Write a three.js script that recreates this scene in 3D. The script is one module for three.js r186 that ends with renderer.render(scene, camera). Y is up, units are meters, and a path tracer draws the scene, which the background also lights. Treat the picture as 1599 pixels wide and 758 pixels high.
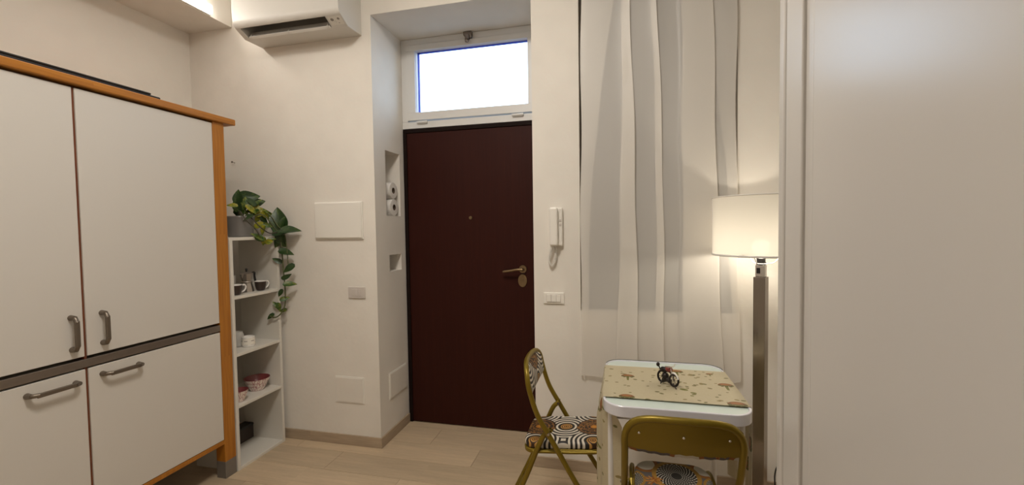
import * as THREE from 'three';
import { RoundedBoxGeometry } from 'three/addons/geometries/RoundedBoxGeometry.js';
import { mergeGeometries } from 'three/addons/utils/BufferGeometryUtils.js';
import { RectAreaLightUniformsLib } from 'three/addons/lights/RectAreaLightUniformsLib.js';
import { Brush, Evaluator, SUBTRACTION } from 'three-bvh-csg';

// ---------------------------------------------------------------- camera, sky, lights, exposure
RectAreaLightUniformsLib.init();
const scene = new THREE.Scene();
const D2R = Math.PI / 180;
const camera = new THREE.PerspectiveCamera(2 * Math.atan(379 / 675) / D2R, 1599 / 758, 0.02, 60);
camera.position.set(0, 1.42, 0);
camera.rotation.set(-2.1 * D2R, 13.4 * D2R, -0.83 * D2R, 'YXZ');
scene.add(camera);
scene.background = new THREE.Color().setRGB(0.55, 0.75, 1.0);          // pale overcast daylight outside
scene.backgroundIntensity = 3.3;
const renderer = new THREE.WebGLRenderer({ antialias: true });
renderer.toneMapping = THREE.LinearToneMapping;
renderer.toneMappingExposure = 1.25;
renderer.shadowMap.enabled = true;
const WARM = new THREE.Color().setRGB(1.0, 0.93, 0.835);
const LAMP_WARM = new THREE.Color().setRGB(1.0, 0.895, 0.73);
const BATTEN_POWER = 15, CEILING_POWER = 22, BULB_POWER = 0.20;

// ---------------------------------------------------------------- helpers
let seed = 7;
const rnd = () => { seed = (seed * 1664525 + 1013904223) >>> 0; return seed / 4294967296; };
const rr = (a, b) => a + (b - a) * rnd();
const V = (x, y, z) => new THREE.Vector3(x, y, z);
const taken = {};
function numbered(n) { taken[n] = (taken[n] ?? -1) + 1; return taken[n] ? n + '_' + String(taken[n]).padStart(3, '0') : n; }
function mesh(name, geo, mat, parent) {
  if (Array.isArray(geo)) geo = merge(geo);
  const m = new THREE.Mesh(geo, mat);
  m.name = parent ? name : numbered(name);
  m.castShadow = m.receiveShadow = true;
  (parent || scene).add(m);
  return m;
}
function tag(o, label, category, group) { o.userData.label = label; o.userData.category = category; if (group) o.userData.group = group; return o; }
function thing(name, label, category, [x, y, z] = [0, 0, 0], turn = 0, group) {
  const o = new THREE.Group(); o.name = numbered(name); scene.add(o);
  o.position.set(x, y, z); o.rotation.y = turn;
  return tag(o, label, category, group);
}
function struct(name, geo, mat) { const m = mesh(name, geo, mat); m.userData.kind = 'structure'; return m; }
function structGroup(name) { const o = new THREE.Group(); o.name = numbered(name); o.userData.kind = 'structure'; scene.add(o); return o; }
function merge(list) {
  const l = list.map((g) => { const n = g.index ? g.toNonIndexed() : g.clone(); for (const k of Object.keys(n.attributes)) if (!['position', 'normal', 'uv'].includes(k)) n.deleteAttribute(k); return n; });
  return mergeGeometries(l);
}
// uv in metres, laid on each face from the side it points to
function metreUV(g) {
  g = g.index ? g.toNonIndexed() : g;
  const p = g.attributes.position, n = g.attributes.normal, uv = new Float32Array(p.count * 2);
  for (let i = 0; i < p.count; i++) {
    const ax = Math.abs(n.getX(i)), ay = Math.abs(n.getY(i)), az = Math.abs(n.getZ(i));
    const x = p.getX(i), y = p.getY(i), z = p.getZ(i);
    if (ax >= ay && ax >= az) { uv[2 * i] = z; uv[2 * i + 1] = y; } else if (ay >= az) { uv[2 * i] = x; uv[2 * i + 1] = z; } else { uv[2 * i] = x; uv[2 * i + 1] = y; }
  }
  g.setAttribute('uv', new THREE.BufferAttribute(uv, 2));
  return g;
}
// box between two corners; r > 0 rounds the edges
function box(x0, x1, y0, y1, z0, z1, r = 0) {
  const w = Math.abs(x1 - x0), h = Math.abs(y1 - y0), d = Math.abs(z1 - z0);
  const g = r > 0 ? new RoundedBoxGeometry(w, h, d, 2, Math.min(r, w / 2.01, h / 2.01, d / 2.01)) : new THREE.BoxGeometry(w, h, d);
  g.translate((x0 + x1) / 2, (y0 + y1) / 2, (z0 + z1) / 2);
  return metreUV(g);
}
function tube(pts, r, seg = 48, rad = 10, closed = false) { return new THREE.TubeGeometry(new THREE.CatmullRomCurve3(pts, closed, 'centripetal'), seg, r, rad, closed); }
function rod(a, b, r, rad = 12) {
  const d = b.clone().sub(a), g = new THREE.CylinderGeometry(r, r, d.length(), rad);
  g.applyQuaternion(new THREE.Quaternion().setFromUnitVectors(V(0, 1, 0), d.clone().normalize()));
  const m = a.clone().add(b).multiplyScalar(0.5); g.translate(m.x, m.y, m.z); return g;
}
function lathe(prof, seg = 32) { return new THREE.LatheGeometry(prof.map(([r, y]) => new THREE.Vector2(r, y)), seg); }
function ball(r, x, y, z, s = 16) { const g = new THREE.SphereGeometry(r, s, s / 2); g.translate(x, y, z); return g; }
function cyl(r0, r1, h, x, y, z, s = 24) { const g = new THREE.CylinderGeometry(r0, r1, h, s); g.translate(x, y, z); return g; }
// smooth tiling value noise
function noiseGrid(n, s) {
  let q = s >>> 0; const g = new Float32Array(n * n);
  for (let i = 0; i < n * n; i++) { q = (q * 1664525 + 1013904223) >>> 0; g[i] = q / 4294967296; }
  return (x, y) => {
    const xi = Math.floor(x), yi = Math.floor(y), fx = x - xi, fy = y - yi, sx = fx * fx * (3 - 2 * fx), sy = fy * fy * (3 - 2 * fy);
    const a = (i, j) => g[(((yi + j) % n + n) % n) * n + (((xi + i) % n + n) % n)];
    return (a(0, 0) * (1 - sx) + a(1, 0) * sx) * (1 - sy) + (a(0, 1) * (1 - sx) + a(1, 1) * sx) * sy;
  };
}
function dataTex(w, h, fn, srgb, metres = [1, 1]) {
  const d = new Uint8Array(w * h * 4);
  for (let y = 0; y < h; y++) for (let x = 0; x < w; x++) { const c = fn(x / w, y / h); const i = 4 * (y * w + x); for (let k = 0; k < 3; k++) d[i + k] = Math.max(0, Math.min(255, c[k] * 255)); d[i + 3] = 255; }
  const t = new THREE.DataTexture(d, w, h); t.magFilter = THREE.LinearFilter; t.minFilter = THREE.LinearMipmapLinearFilter; t.generateMipmaps = true;
  t.wrapS = t.wrapT = THREE.RepeatWrapping; t.repeat.set(1 / metres[0], 1 / metres[1]);
  if (srgb) t.colorSpace = THREE.SRGBColorSpace; t.needsUpdate = true; return t;
}
function canvasTex(w, h, draw) {
  const c = document.createElement('canvas'); c.width = w; c.height = h; draw(c.getContext('2d'), w, h);
  const t = new THREE.CanvasTexture(c); t.colorSpace = THREE.SRGBColorSpace; return t;
}
const lin = (r, g, b) => new THREE.Color().setRGB(r, g, b);
const std = (o) => new THREE.MeshStandardMaterial(o);
const phy = (o) => new THREE.MeshPhysicalMaterial(o);

// ---------------------------------------------------------------- materials
const n8 = noiseGrid(8, 11), n16 = noiseGrid(16, 12), n32 = noiseGrid(32, 13), n64 = noiseGrid(64, 14), n128 = noiseGrid(128, 15);
const plasterBump = dataTex(512, 512, (u, v) => { const k = 0.5 * n16(u * 16, v * 16) + 0.3 * n64(u * 64, v * 64) + 0.2 * n128(u * 128, v * 128); return [k, k, k]; }, false, [1.6, 1.6]);
const plasterCol = dataTex(256, 256, (u, v) => { const k = 0.965 + 0.035 * (0.6 * n8(u * 8, v * 8) + 0.4 * n32(u * 32, v * 32)); return [k, k * 0.998, k * 0.994]; }, true, [2.3, 2.3]);
const MAT = {};
MAT.wall = std({ color: lin(0.865, 0.825, 0.765), map: plasterCol, bumpMap: plasterBump, bumpScale: 0.0012, roughness: 0.85 });
MAT.ceiling = std({ color: lin(0.82, 0.80, 0.76), map: plasterCol, roughness: 0.9 });
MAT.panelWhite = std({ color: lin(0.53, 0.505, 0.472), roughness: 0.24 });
MAT.pvc = std({ color: lin(0.78, 0.77, 0.75), roughness: 0.35 });
MAT.casing = std({ color: lin(0.66, 0.635, 0.59), roughness: 0.4 });
MAT.plastic = std({ color: lin(0.86, 0.83, 0.77), roughness: 0.4 });
MAT.plasticGrey = std({ color: lin(0.62, 0.57, 0.53), roughness: 0.45 });
MAT.shelfWhite = std({ color: lin(0.70, 0.67, 0.61), roughness: 0.4 });
MAT.laminate = std({ color: lin(0.66, 0.625, 0.575), roughness: 0.42 });
const woodTex = (c0, c1, sc, along) => dataTex(256, 256, (u, v) => {
  const a = along ? u : v, b = along ? v : u;
  const g = 0.5 * n64(b * 64 + 1.5 * n8(a * 8, b * 8), a * 4) + 0.3 * n16(b * 16, a * 4) + 0.2 * n128(b * 128, a * 8);
  return [0, 1, 2].map((k) => c0[k] + (c1[k] - c0[k]) * g);
}, true, sc);
MAT.wood = std({ map: woodTex([0.60, 0.36, 0.08], [0.76, 0.51, 0.18], [0.35, 0.7], false), roughness: 0.42 });
MAT.woodTop = std({ map: woodTex([0.60, 0.36, 0.08], [0.76, 0.51, 0.18], [0.7, 0.35], true), roughness: 0.42 });
MAT.woodEdge = std({ map: woodTex([0.36, 0.18, 0.09], [0.50, 0.27, 0.14], [0.3, 0.7], false), roughness: 0.6 });
const brushed = dataTex(256, 256, (u, v) => { const k = 0.35 + 0.3 * n128(u * 128, v * 4); return [k, k, k]; }, false, [0.12, 0.4]);
MAT.steel = std({ color: lin(0.34, 0.305, 0.27), metalness: 1, roughness: 0.42, roughnessMap: brushed });
MAT.steelBar = std({ color: lin(0.28, 0.24, 0.21), metalness: 0.9, roughness: 0.4 });
MAT.handle = std({ color: lin(0.215, 0.18, 0.145), metalness: 0.85, roughness: 0.42 });
MAT.chrome = std({ color: lin(0.72, 0.70, 0.68), metalness: 1, roughness: 0.18 });
MAT.black = std({ color: lin(0.015, 0.014, 0.014), roughness: 0.55 });
MAT.blackMetal = std({ color: lin(0.03, 0.028, 0.026), metalness: 0.5, roughness: 0.45 });
MAT.footGrey = std({ color: lin(0.22, 0.20, 0.18), metalness: 0.4, roughness: 0.5 });
MAT.doorDark = phy({ specularIntensity: 0.35, map: dataTex(512, 512, (u, v) => { const g = 0.6 * n64(u * 64 + n8(u * 8, v * 8), v * 2) + 0.4 * n128(u * 128, v * 8); return [0.19 + 0.035 * g, 0.065 + 0.02 * g, 0.042 + 0.014 * g]; }, true, [0.6, 1.2]), roughness: 0.5 });
MAT.doorFrame = phy({ color: lin(0.012, 0.006, 0.005), roughness: 0.7, specularIntensity: 0.25 });
MAT.brass = std({ color: lin(0.27, 0.19, 0.105), metalness: 0.9, roughness: 0.42 });
MAT.gold = std({ color: lin(0.215, 0.150, 0.012), metalness: 0.5, roughness: 0.36 });
MAT.rubber = std({ color: lin(0.03, 0.03, 0.03), roughness: 0.8 });
MAT.glass = phy({ color: 0xffffff, transmission: 1, thickness: 0, roughness: 0.02 });
MAT.film = phy({ color: lin(0.05, 0.17, 0.62), transmission: 0.7, thickness: 0, roughness: 0.6 });
MAT.enamelRim = phy({ color: lin(0.70, 0.70, 0.76), roughness: 0.22, clearcoat: 0.5 });
MAT.enamelTop = phy({ color: lin(0.60, 0.70, 0.66), roughness: 0.2, clearcoat: 0.5 });
MAT.whiteMetal = std({ color: lin(0.72, 0.70, 0.68), roughness: 0.35 });
MAT.ceramicWhite = std({ color: lin(0.82, 0.79, 0.75), roughness: 0.22 });
MAT.ceramicDark = std({ color: lin(0.035, 0.022, 0.018), roughness: 0.3 });
MAT.curtain = phy({ color: lin(0.97, 0.945, 0.905), transmission: 0.55, thickness: 0, roughness: 0.48, side: THREE.DoubleSide });
MAT.shade = phy({ color: lin(0.64, 0.61, 0.55), transmission: 0.46, thickness: 0, roughness: 0.975, side: THREE.DoubleSide });
MAT.soil = std({ color: lin(0.05, 0.035, 0.025), roughness: 1 });
const plankMats = [];
for (let i = 0; i < 6; i++) {
  const t = 0.93 + 0.035 * (i % 3) + 0.02 * (i > 2), o = i * 0.17;
  plankMats.push(std({
    map: dataTex(256, 128, (u, v) => {
      const g = 0.45 * n16(u * 4 + o * 9, v * 16 + i) + 0.35 * n64(u * 8 + i, v * 64) + 0.2 * n128(u * 64, v * 128), k = t * (0.90 + 0.14 * g);
      return [0.80 * k, 0.715 * k, 0.60 * k];
    }, true, [1.2, 0.6]), roughness: 0.42,
  }));
}
MAT.skirting = std({ map: dataTex(256, 64, (u, v) => { const g = 0.5 * n16(u * 8, v * 8) + 0.5 * n64(u * 16, v * 64), k = 0.9 + 0.16 * g; return [0.70 * k, 0.625 * k, 0.535 * k]; }, true, [1, 0.25]), roughness: 0.5 });
MAT.lamp = std({ color: 0xffffff, emissive: WARM, emissiveIntensity: 13 });

// ---------------------------------------------------------------- the room
const XL = -2.89, XR = 1.40, ZB = -2.473, ZD = -2.868, ZF = 1.70, HC = 3.30, T = 0.25;
const RX0 = -1.478, RX1 = -0.46, NY = 2.755;                          // door recess
// floor of wood-look planks, each plank a piece
{
  const fl = struct('floor', box(XL - T, XR + T, -0.14, -0.012, -3.1, ZF + T), MAT.skirting);
  const W = 0.2, L = 1.2, variants = plankMats.map(() => { const g = new RoundedBoxGeometry(L - 0.0016, 0.012, W - 0.0016, 1, 0.0008); return metreUV(g); });
  let row = 0;
  for (let z = -2.98; z < ZF; z += W, row++) {
    for (let x = XL - 0.35 * ((row * 2) % 3); x < XR; x += L) {
      const x0 = Math.max(x, XL), x1 = Math.min(x + L, XR);
      if (x1 - x0 < 0.06) continue;
      const k = Math.floor(rnd() * 6), full = x1 - x0 > L - 0.001;
      const p = mesh('plank', full ? variants[k] : metreUV(new RoundedBoxGeometry(x1 - x0 - 0.0016, 0.012, W - 0.0016, 1, 0.0008)), plankMats[k], fl);
      p.position.set((x0 + x1) / 2, -0.006, z + W / 2);
    }
  }
}
struct('ceiling', box(XL - T, XR + T, HC, HC + 0.2, -3.1, ZF + T), MAT.ceiling);
struct('wall_left', box(XL - T, XL, 0, HC, -3.1, ZF + T), MAT.wall);
struct('wall_front', box(XL, XR, 0, HC, ZF, ZF + T), MAT.wall);
struct('wall_right', box(XR, XR + T, 0, HC, -3.1, ZF + T), MAT.wall);
{ // back wall, left of the door, with the two small niches let into the side of the door recess
  const sh = new THREE.Shape([[-ZB, 0], [3.1, 0], [3.1, HC], [-ZB, HC]].map((p) => new THREE.Vector2(...p)));
  for (const [a, b, c, d] of [[2.612, 2.808, 1.507, 1.940], [2.638, 2.804, 1.127, 1.240]]) {
    const h = new THREE.Path([[a, c], [b, c], [b, d], [a, d]].map((p) => new THREE.Vector2(...p))); sh.holes.push(h);
  }
  const g = new THREE.ExtrudeGeometry(sh, { depth: 0.13, bevelEnabled: false });
  g.rotateY(Math.PI / 2); g.translate(RX0 - 0.13, 0, 0);
  struct('wall_back', [metreUV(g), box(XL, RX0 - 0.13, 0, HC, -3.1, ZB)], MAT.wall);
  struct('wall_back', [box(RX0, RX1, NY, HC, -3.1, ZB)], MAT.wall);
}
// back wall right of the door, with the deep blind window recess behind the curtain
const WX0 = -0.192, WX1 = 0.622, WY0 = 0.935, WY1 = 2.98, WD = 0.075;
struct('wall_back', [box(RX1, WX0, 0, HC, -3.1, ZB), box(WX1, XR, 0, HC, -3.1, ZB), box(WX0, WX1, 0, WY0, -3.1, ZB), box(WX0, WX1, WY1, HC, -3.1, ZB), box(WX0, WX1, WY0, WY1, -3.1, ZB - WD)], MAT.wall);
{ // closed grey shutters at the back of the recess
  const g = structGroup('window_2'), zb = ZB - WD, m = std({ color: lin(0.155, 0.137, 0.115), roughness: 0.7 }), mx = (WX0 + WX1) / 2;
  for (const [a, b] of [[WX0, mx - 0.001], [mx + 0.001, WX1]]) {
    const leaf = mesh('shutter', box(a, b, WY0, WY1, zb, zb + 0.016, 0), m, g);
    for (const [y0, y1] of [[WY0 + 0.07, 1.25], [1.32, 2.05], [2.12, WY1 - 0.07]]) mesh('shutter_panel', box(a + 0.06, b - 0.06, y0, y1, zb + 0.016, zb + 0.021, 0.002), m, leaf);
  }
}
// ceiling beam above the cabinet
struct('trim', box(XL, -2.525, 2.80, HC, ZB, ZF), MAT.wall).name = 'trim_1';
struct('ground', box(-14, 14, -0.30, -0.16, -22, -3.1), std({ color: lin(0.16, 0.15, 0.14), roughness: 0.9 }));   // street outside
// baseboards
for (const [n, a] of [['left', box(XL, RX0, 0, 0.067, ZB, ZB + 0.011, 0.002)], ['recess', box(RX0, RX0 + 0.011, 0, 0.067, ZD + 0.01, ZB + 0.011, 0.002)], ['right', box(RX1 - 0.011, XR, 0, 0.064, ZB, ZB + 0.011, 0.002)]]) struct('baseboard_' + n, a, MAT.skirting);
{ // white lacquered partition on the right, with its end post and moulding
  const px = 0.30, th = px + 0.07, g = structGroup('wall_partition');
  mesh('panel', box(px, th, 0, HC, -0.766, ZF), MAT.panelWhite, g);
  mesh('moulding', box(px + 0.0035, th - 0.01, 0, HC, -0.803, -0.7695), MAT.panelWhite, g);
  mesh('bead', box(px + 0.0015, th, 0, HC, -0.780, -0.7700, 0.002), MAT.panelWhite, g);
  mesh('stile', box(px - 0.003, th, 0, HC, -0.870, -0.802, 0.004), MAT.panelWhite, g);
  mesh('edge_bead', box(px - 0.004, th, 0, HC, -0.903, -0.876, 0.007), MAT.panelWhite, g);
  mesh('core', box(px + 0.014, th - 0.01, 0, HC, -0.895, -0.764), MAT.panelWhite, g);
}
{ // entrance door
  const g = structGroup('door_1');
  mesh('door_frame', [box(RX0 + 0.004, RX0 + 0.030, 0.001, 2.098, ZD - 0.07, ZD + 0.008, 0.003), box(RX1 - 0.05, RX1 - 0.001, 0.001, 2.098, ZD - 0.07, ZD + 0.008, 0.003), box(RX0 + 0.004, RX1 - 0.001, 2.098, 2.126, ZD - 0.07, ZD + 0.008, 0.003)], MAT.doorFrame, g);
  mesh('door_leaf', box(RX0 + 0.030, RX1 - 0.05, 0.006, 2.098, ZD - 0.06, ZD, 0.003), MAT.doorDark, g);
  mesh('backing', box(RX0, RX1, 0, 2.127, -3.1, ZD - 0.07), MAT.doorFrame, g);
  const h = mesh('door_handle', (() => {
    const rose = cyl(0.026, 0.028, 0.010, 0, 0, 0, 28); rose.rotateX(Math.PI / 2); rose.translate(-0.609, 1.130, ZD + 0.005);
    const neck = cyl(0.010, 0.012, 0.045, 0, 0, 0, 16); neck.rotateX(Math.PI / 2); neck.translate(-0.609, 1.130, ZD + 0.030);
    const lever = tube([V(-0.604, 1.131, ZD + 0.052), V(-0.64, 1.131, ZD + 0.056), V(-0.68, 1.124, ZD + 0.052), V(-0.735, 1.116, ZD + 0.042)], 0.0085, 30, 10);
    return [rose, neck, lever, ball(0.0085, -0.735, 1.116, ZD + 0.042, 10), ball(0.0085, -0.604, 1.131, ZD + 0.052, 10)];
  })(), MAT.brass, g);
  const pl = new THREE.Shape(); pl.absellipse(0, 0, 0.029, 0.042, 0, Math.PI * 2);
  const pg = new THREE.ExtrudeGeometry(pl, { depth: 0.006, bevelEnabled: true, bevelSize: 0.002, bevelThickness: 0.002, curveSegments: 24 }); pg.translate(-0.612, 1.052, ZD);
  const plate = mesh('lock_plate', pg, MAT.brass, g);
  const ky = cyl(0.009, 0.009, 0.012, 0, 0, 0, 16); ky.rotateX(Math.PI / 2); ky.translate(-0.612, 1.056, ZD + 0.008); mesh('keyhole_cover', ky, MAT.brass, plate);
  const ph = cyl(0.011, 0.012, 0.010, 0, 0, 0, 20); ph.rotateX(Math.PI / 2); ph.translate(-0.976, 1.486, ZD + 0.004); mesh('peephole', ph, MAT.brass, g);
}
{ // transom window above the door
  const g = structGroup('window_1'), z0 = ZD - 0.05, z1 = ZD + 0.004, zs = ZD + 0.016;
  const X0 = RX0, X1 = RX1, Y0 = 2.127, Y1 = NY;
  mesh('window_frame', [box(X0 + 0.001, X0 + 0.045, 2.176, Y1 - 0.045, z0, z1, 0.003), box(X1 - 0.03, X1 - 0.001, 2.176, Y1 - 0.045, z0, z1, 0.003), box(X0 + 0.001, X1 - 0.001, Y0 + 0.001, 2.176, z0, z1, 0.003), box(X0 + 0.001, X1 - 0.001, Y1 - 0.045, Y1 - 0.001, z0, z1, 0.003)], MAT.pvc, g);
  const gx0 = -1.368, gx1 = -0.556, gy0 = 2.238, gy1 = 2.668;
  const sash = mesh('sash', [box(X0 + 0.049, gx0, gy0, gy1, z0, zs, 0.002), box(gx1, X1 - 0.034, gy0, gy1, z0, zs, 0.002), box(X0 + 0.049, X1 - 0.034, 2.183, gy0, z0, zs, 0.002), box(X0 + 0.049, X1 - 0.034, gy1, Y1 - 0.049, z0, zs, 0.002)], MAT.pvc, g);
  mesh('pane', box(gx0 - 0.005, gx1 + 0.005, gy0 - 0.005, gy1 + 0.005, ZD - 0.022, ZD - 0.019), MAT.glass, sash);
  mesh('blue_edge_film', [box(gx0 + 0.006, gx0 + 0.022, gy0, gy1, ZD - 0.0235, ZD - 0.0225), box(gx0 + 0.006, gx1, gy1 - 0.014, gy1, ZD - 0.0235, ZD - 0.0225)], MAT.film, sash);
  for (const x of [-1.318, -0.628]) mesh('hinge', [box(x - 0.038, x + 0.038, 2.158, 2.178, z1 - 0.004, z1 + 0.014, 0.003), rod(V(x - 0.04, 2.168, z1 + 0.013), V(x + 0.04, 2.168, z1 + 0.013), 0.007)], MAT.pvc, g);
  mesh('latch', [box(-0.998, -0.936, 2.728, 2.752, z1 - 0.002, z1 + 0.026, 0.004), box(-0.984, -0.956, 2.700, 2.732, z1, zs + 0.018, 0.004), ball(0.014, -0.972, 2.690, zs + 0.014), box(-0.954, -0.940, 2.708, 2.732, z1, zs + 0.014, 0.003)], MAT.steelBar, g);
}

// ---------------------------------------------------------------- lamps of the room
{ // batten light on the beam
  const o = thing('batten_light', 'glowing linear batten light on the ceiling beam above the cabinet', 'light', [-2.525, 2.803, 0]);
  mesh('housing', box(0, 0.014, 0, 0.060, -2.306, -0.7, 0.003), MAT.plastic, o);
  mesh('diffuser', box(0.014, 0.034, 0.004, 0.058, -2.302, -0.704, 0.008), MAT.lamp, o);
  const l = new THREE.RectAreaLight(WARM, BATTEN_POWER * 0.6, 1.58, 0.05);
  l.position.set(-2.525 + 0.037, 2.834, -1.503); l.lookAt(-1.5, 2.90, -1.503); l.castShadow = true; scene.add(l);
}
{ // ceiling lamp behind the camera
  const o = thing('ceiling_lamp', 'square flush ceiling lamp of the room', 'lamp', [-0.62, HC, -0.80]);
  mesh('housing', box(-0.3, 0.3, -0.05, 0, -0.3, 0.3, 0.01), MAT.plastic, o);
  mesh('diffuser', box(-0.28, 0.28, -0.062, -0.048, -0.28, 0.28, 0.005), MAT.lamp, o);
  const l = new THREE.RectAreaLight(WARM, CEILING_POWER, 0.55, 0.55);
  l.position.set(-0.62, HC - 0.066, -0.80); l.lookAt(-0.62, 0, -0.80); l.castShadow = true; scene.add(l);
}

// ---------------------------------------------------------------- the tall cabinet
{
  const CX = -2.172, o = thing('kitchen_cabinet', 'tall white kitchen cabinet with orange wood frame, steel band and bow handles', 'cabinet', [-2.53, 0, -1.345]);
  const L = (g) => { g.translate(2.53, 0, 1.345); return g; };
  const zl = -0.70, zr = -1.974, zc = -1.339;
  mesh('carcass', L(box(-2.87, CX - 0.060, 0.206, 2.03, zl, zr + 0.002)), MAT.laminate, o);
  mesh('top_slab', L(box(-2.885, -2.150, 2.031, 2.066, zl + 0.15, -2.108, 0.006)), MAT.woodTop, o);
  const feet = [];
  for (const [z0, z1, x0, x1] of [[zr, -2.046, CX - 0.062, CX + 0.001], [zl + 0.072, zl, CX - 0.062, CX + 0.001], [zr, -2.046, -2.88, -2.82], [zl + 0.072, zl, -2.88, -2.82]]) {
    const p = mesh('post', L(box(x0, x1, 0.097, 2.031, z0, z1, 0.003)), MAT.wood, o);
    mesh('foot', L(box(x0, x1, 0, 0.097, z0, z1, 0.002)), MAT.footGrey, p);
  }
  mesh('side_panel', L(box(-2.82, CX - 0.062, 0.206, 2.031, -2.030, -2.010)), MAT.laminate, o);
  mesh('bottom_rail', L(box(CX - 0.060, CX + 0.001, 0.203, 0.226, zl, zr, 0.002)), MAT.wood, o);
  mesh('centre_stile', L(box(CX - 0.060, CX - 0.006, 0.226, 2.022, zc - 0.0046, zc + 0.0046)), MAT.woodEdge, o);
  mesh('steel_band', L(box(CX - 0.060, CX + 0.002, 0.853, 0.888, zl, zr + 0.001, 0.002)), MAT.steelBar, o);
  const bowHandle = (a, b) => {       // feet at a and b on the door face, bow standing 3.2 cm off
    const out = 0.034, d = b.clone().sub(a).normalize(), geos = [];
    for (const [p, s] of [[a, 1], [b, -1]]) {
      const r = new THREE.CylinderGeometry(0.0085, 0.0115, 0.026, 16); r.rotateZ(-Math.PI / 2); r.translate(p.x + 0.013, p.y, p.z); geos.push(r);
      const q = p.clone().add(V(0.026, 0, 0));
      geos.push(tube([p.clone().add(V(0.02, 0, 0)), q.clone().addScaledVector(d, s * 0.005), q.clone().add(V(0.008, 0, 0)).addScaledVector(d, s * 0.020)], 0.0085, 12, 10));
    }
    const m = a.clone().add(b).multiplyScalar(0.5), len = a.distanceTo(b) - 0.022, vertical = Math.abs(d.y) > 0.5;
    const bar = vertical ? new RoundedBoxGeometry(0.010, len, 0.018, 2, 0.004) : new RoundedBoxGeometry(0.010, 0.018, len, 2, 0.004);
    bar.translate(m.x + out, m.y, m.z); geos.push(bar);
    return geos.map((g) => L(g));
  };
  for (const [y0, y1, z0, z1, ha, hb] of [
    [0.900, 2.021, zl, zc + 0.005, V(CX, 1.072, -1.292), V(CX, 0.940, -1.292)],
    [0.900, 2.021, zc - 0.005, zr + 0.002, V(CX, 1.072, -1.402), V(CX, 0.942, -1.402)],
    [0.229, 0.846, zl, zc + 0.005, V(CX, 0.803, -1.145), V(CX, 0.799, -1.297)],
    [0.229, 0.846, zc - 0.005, zr + 0.002, V(CX, 0.807, -1.394), V(CX, 0.803, -1.540)]]) {
    const d = mesh('door', L(box(CX - 0.020, CX, y0, y1, z0, z1, 0.0025)), MAT.laminate, o);
    mesh('handle', bowHandle(ha, hb), MAT.handle, d);
  }
  // flat black panel on top
  const t = thing('black_panel', 'flat black panel lying on top of the tall cabinet', 'panel', [-2.31, 2.0665, -1.2]);
  mesh('slab', box(-0.13, 0.13, 0, 0.017, -0.505, 0.55, 0.006), MAT.black, t);
  mesh('rim', [box(-0.13, 0.13, 0.017, 0.026, -0.46, 0.55, 0.004)], MAT.blackMetal, t);
}

// ---------------------------------------------------------------- narrow white shelf unit and what stands on it
const SX0 = -2.470, SX1 = -2.165, SZ0 = -2.425, SZ1 = -2.050;
{
  const o = thing('shelf_unit', 'narrow white open shelf unit between the cabinet and the back wall', 'shelf', [-2.32, 0, -2.238]);
  const L = (g) => { g.translate(2.32, 0, 2.238); return g; };
  mesh('side_panel', L(box(SX0, SX1, 0, 1.378, SZ1 - 0.020, SZ1, 0.002)), MAT.shelfWhite, o);
  mesh('side_panel', L(box(SX0, SX1, 0, 1.378, SZ0, SZ0 + 0.020, 0.002)), MAT.shelfWhite, o);
  mesh('top_board', L(box(SX0, SX1 + 0.001, 1.362, 1.380, SZ0 - 0.001, SZ1 + 0.001, 0.002)), MAT.shelfWhite, o);
  for (const y of [0.0, 0.368, 0.676, 1.015]) mesh('shelf_board', L(box(SX0, SX1 - 0.001, y, y + 0.018, SZ0 + 0.020, SZ1 - 0.020, 0.002)), MAT.shelfWhite, o);

}
function mug(label, x, y, z, turn, r, h) {
  const o = thing('espresso_cup', label, 'cup', [x, y, z], turn, 'dark cups on the shelf unit');
  mesh('body', lathe([[0, 0.001], [r * 0.62, 0], [r * 0.72, h * 0.12], [r * 0.93, h * 0.55], [r, h * 0.93], [r * 0.985, h * 0.955]]), MAT.ceramicDark, o);
  mesh('lining', lathe([[r * 1.0, h * 0.95], [r * 1.01, h * 0.985], [r * 0.97, h], [r * 0.92, h * 0.97], [r * 0.80, h * 0.4], [r * 0.55, h * 0.1], [0, h * 0.08]]), MAT.ceramicWhite, o);
  mesh('handle', tube([V(r * 0.93, h * 0.82, 0), V(r * 1.38, h * 0.90, 0), V(r * 1.62, h * 0.66, 0), V(r * 1.35, h * 0.34, 0), V(r * 0.86, h * 0.2, 0)], 0.0052, 30, 8), MAT.ceramicWhite, o);
}
mug('dark cup with white handle nearest the orange cabinet post, on second shelf', -2.222, 1.033, -2.132, Math.PI / 2 - 0.25, 0.038, 0.062);
mug('dark cup with white handle right of the moka pot on the shelf', -2.222, 1.033, -2.322, Math.PI / 2 - 0.2, 0.034, 0.062);
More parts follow.
